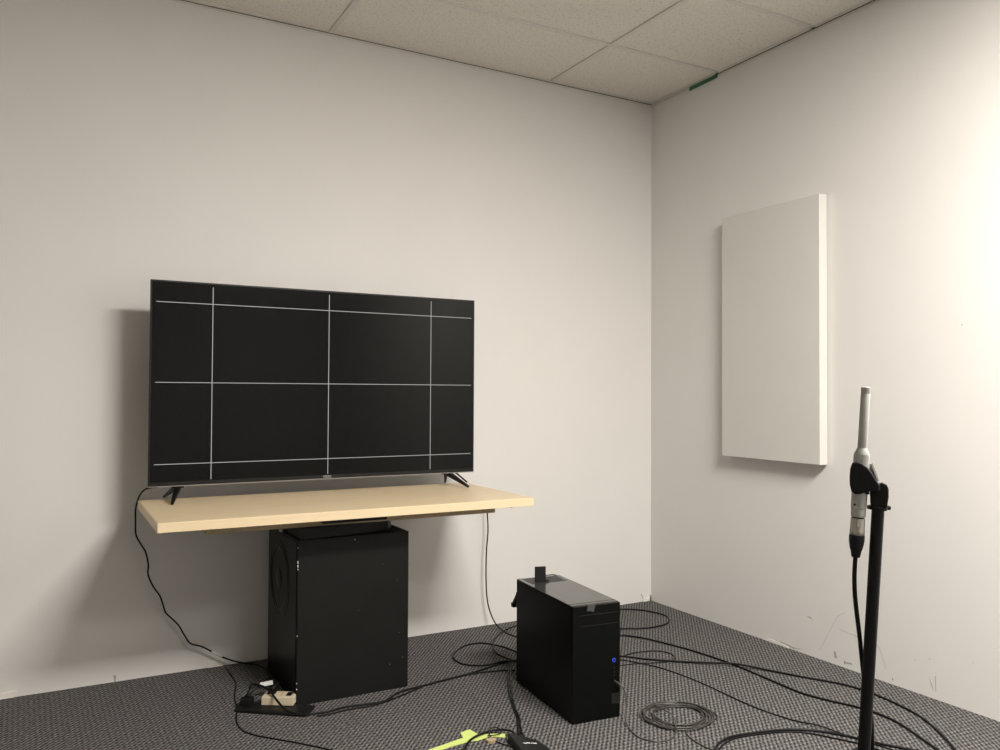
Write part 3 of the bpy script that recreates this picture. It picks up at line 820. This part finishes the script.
# swivel head
F2 = (mp(866, 480) - CAM).normalized()      # camera line of sight; the clip and swivel are turned square to it
R2 = F2.cross(UP).normalized()
U2 = R2.cross(F2)
bm = new()
prism(bm, [(-0.0110, -0.015), (0.0085, -0.015), (0.0105, 0.0), (0.0105, 0.010), (0.0080, 0.0160), (0.003, 0.0185), (-0.0060, 0.0150), (-0.0125, 0.006), (-0.0120, -0.010)], -0.010, 0.010,
      Matrix.Translation(mp(880, 496)) @ Matrix((R2, U2, -F2)).transposed().to_4x4(), 0.002)
lathe(bm, mp(877.2, 509.5), (top - bot), [(0, 0.0125), (0.004, 0.0130), (0.005, 0.0095)], 20)
tube(bm, [mp(879.5, 489.5, -0.0105), mp(879.5, 489.5, 0.012)], 0.005, 14)
tube(bm, [mp(887, 507.5), mp(890, 508)], 0.003, 10)
sw = obj('swivel_head', bm, M['stand'], st)
obj('pivot_screw', lathe(new(), mp(877.0, 488.5, -0.009), -FWD, [(0, 0.0035), (0.003, 0.0035), (0.0036, 0.002)], 14), M['rubber'], sw)
obj('end_plate', bar(new(), mp(877.5, 483.6), mp(884.5, 484.6), 0.012, 0.0016, up=U2), M['metal'], sw)
# clip
out = [(853, 463.3), (857.5, 462), (862, 463.2), (867, 467), (871, 472.5), (875, 479.5), (878, 484), (877.5, 489), (872, 490.5), (868.6, 490.8), (868.9, 493.6), (866, 494.0), (864.6, 491.8), (860, 494), (855.5, 494.2), (852.2, 491.5), (850.7, 485), (850.5, 477), (851.2, 469)]
cc = mp(861, 478)
pp = [((u - 861) * K, -(v - 478) * K) for u, v in out]
bm = new()
prism(bm, pp, -0.013, 0.014, Matrix.Translation(cc) @ Matrix((R2, U2, -F2)).transposed().to_4x4(), 0.0025)
obj('mic_clip', bm, M['stand'], st)
obj('clip_spring', bar(new(), mp(869.6, 463.4, 0.006), mp(876.0, 481, 0.004), 0.014, 0.0022, up=RIGHT), M['metal'], st)

# measurement microphone
p_top, p_bot = mp(865.9, 387), mp(857.0, 534)
mx_ = (p_bot - p_top).normalized()
LEN = (p_bot - p_top).length
def al(v):
    return (v - 387) / (534 - 387) * LEN
mc = thing('microphone', 'slim silver measurement microphone pointing up in the clip of the stand', 'microphone', tuple(mp(860, 478)))
obj('capsule_tube', lathe(new(), p_top, mx_, [(0, 0.0050), (0.0006, 0.0060), (al(393), 0.0060), (al(393) + 0.0004, 0.0056), (al(393) + 0.001, 0.0060), (al(448.5), 0.0060)], 28), M['metal'], mc, smooth=True)
obj('body', lathe(new(), p_top, mx_, [(al(448), 0.0062), (al(454), 0.0100), (al(455), 0.0102), (al(508), 0.0099), (al(508.6), 0.0092), (al(509.3), 0.0094), (al(516.5), 0.0092)], 28), M['metal'], mc, smooth=True)
obj('screw_hole', lathe(new(), mp(854.5, 504.5, -0.0088), -FWD, [(0, 0.0012), (0.0012, 0.0012)], 10), M['rubber'], mc)
bm = new()
lathe(bm, p_top, mx_, [(al(516.8), 0.0080), (al(517.8), 0.0080)], 24)
obj('seal_ring', bm, M['rubber'], mc)

xc = thing('microphone_cable', 'black cable plugged into the microphone and hanging beside the stand pole', 'cable', tuple(mp(857, 540)))
cn = obj('connector', lathe(new(), p_top, mx_, [(al(518), 0.0086), (al(519), 0.0090), (al(529), 0.0092), (al(530), 0.0096), (al(534), 0.0096), (al(535), 0.0090)], 28), M['nickel'], xc, smooth=True)
obj('latch', bar(new(), mp(859.5, 519, -0.0092), mp(858.5, 527, -0.0092), 0.005, 0.002, up=-FWD), M['metal'], cn)
obj('boot', lathe(new(), p_top, mx_, [(al(534.2), 0.0092), (al(536), 0.0100), (al(541), 0.0098), (al(549), 0.0080), (al(549.6), 0.0072), (al(556.5), 0.0056), (al(557.5), 0.0040)], 24), M['rubber'], xc, smooth=True)
obj('cord', tube(new(), [mp(855.5, 556), mp(854.8, 566), mp(854.4, 580), mp(855.0, 596), mp(857.0, 615, 0.004), mp(859.8, 638, 0.010), mp(862.2, 662, 0.016), mp(865, 685, 0.017), mp(869.0, 703, 0.015), mp(871.6, 722, 0.010), mp(872.2, 740, 0.006), mp(872.5, 765, 0.012), mp(872, 800, 0.030),
     mp(866, 900, 0.045), mp(860, 1050, 0.06), Vector((-2.03, -2.90, 0.15)), Vector((-1.99, -2.93, 0.03)), Vector((-1.93, -3.02, 0.004)), Vector((-1.80, -3.12, 0.004)), Vector((-1.6, -3.1, 0.004))], 0.0030, 10, 6), M['cable'], xc)
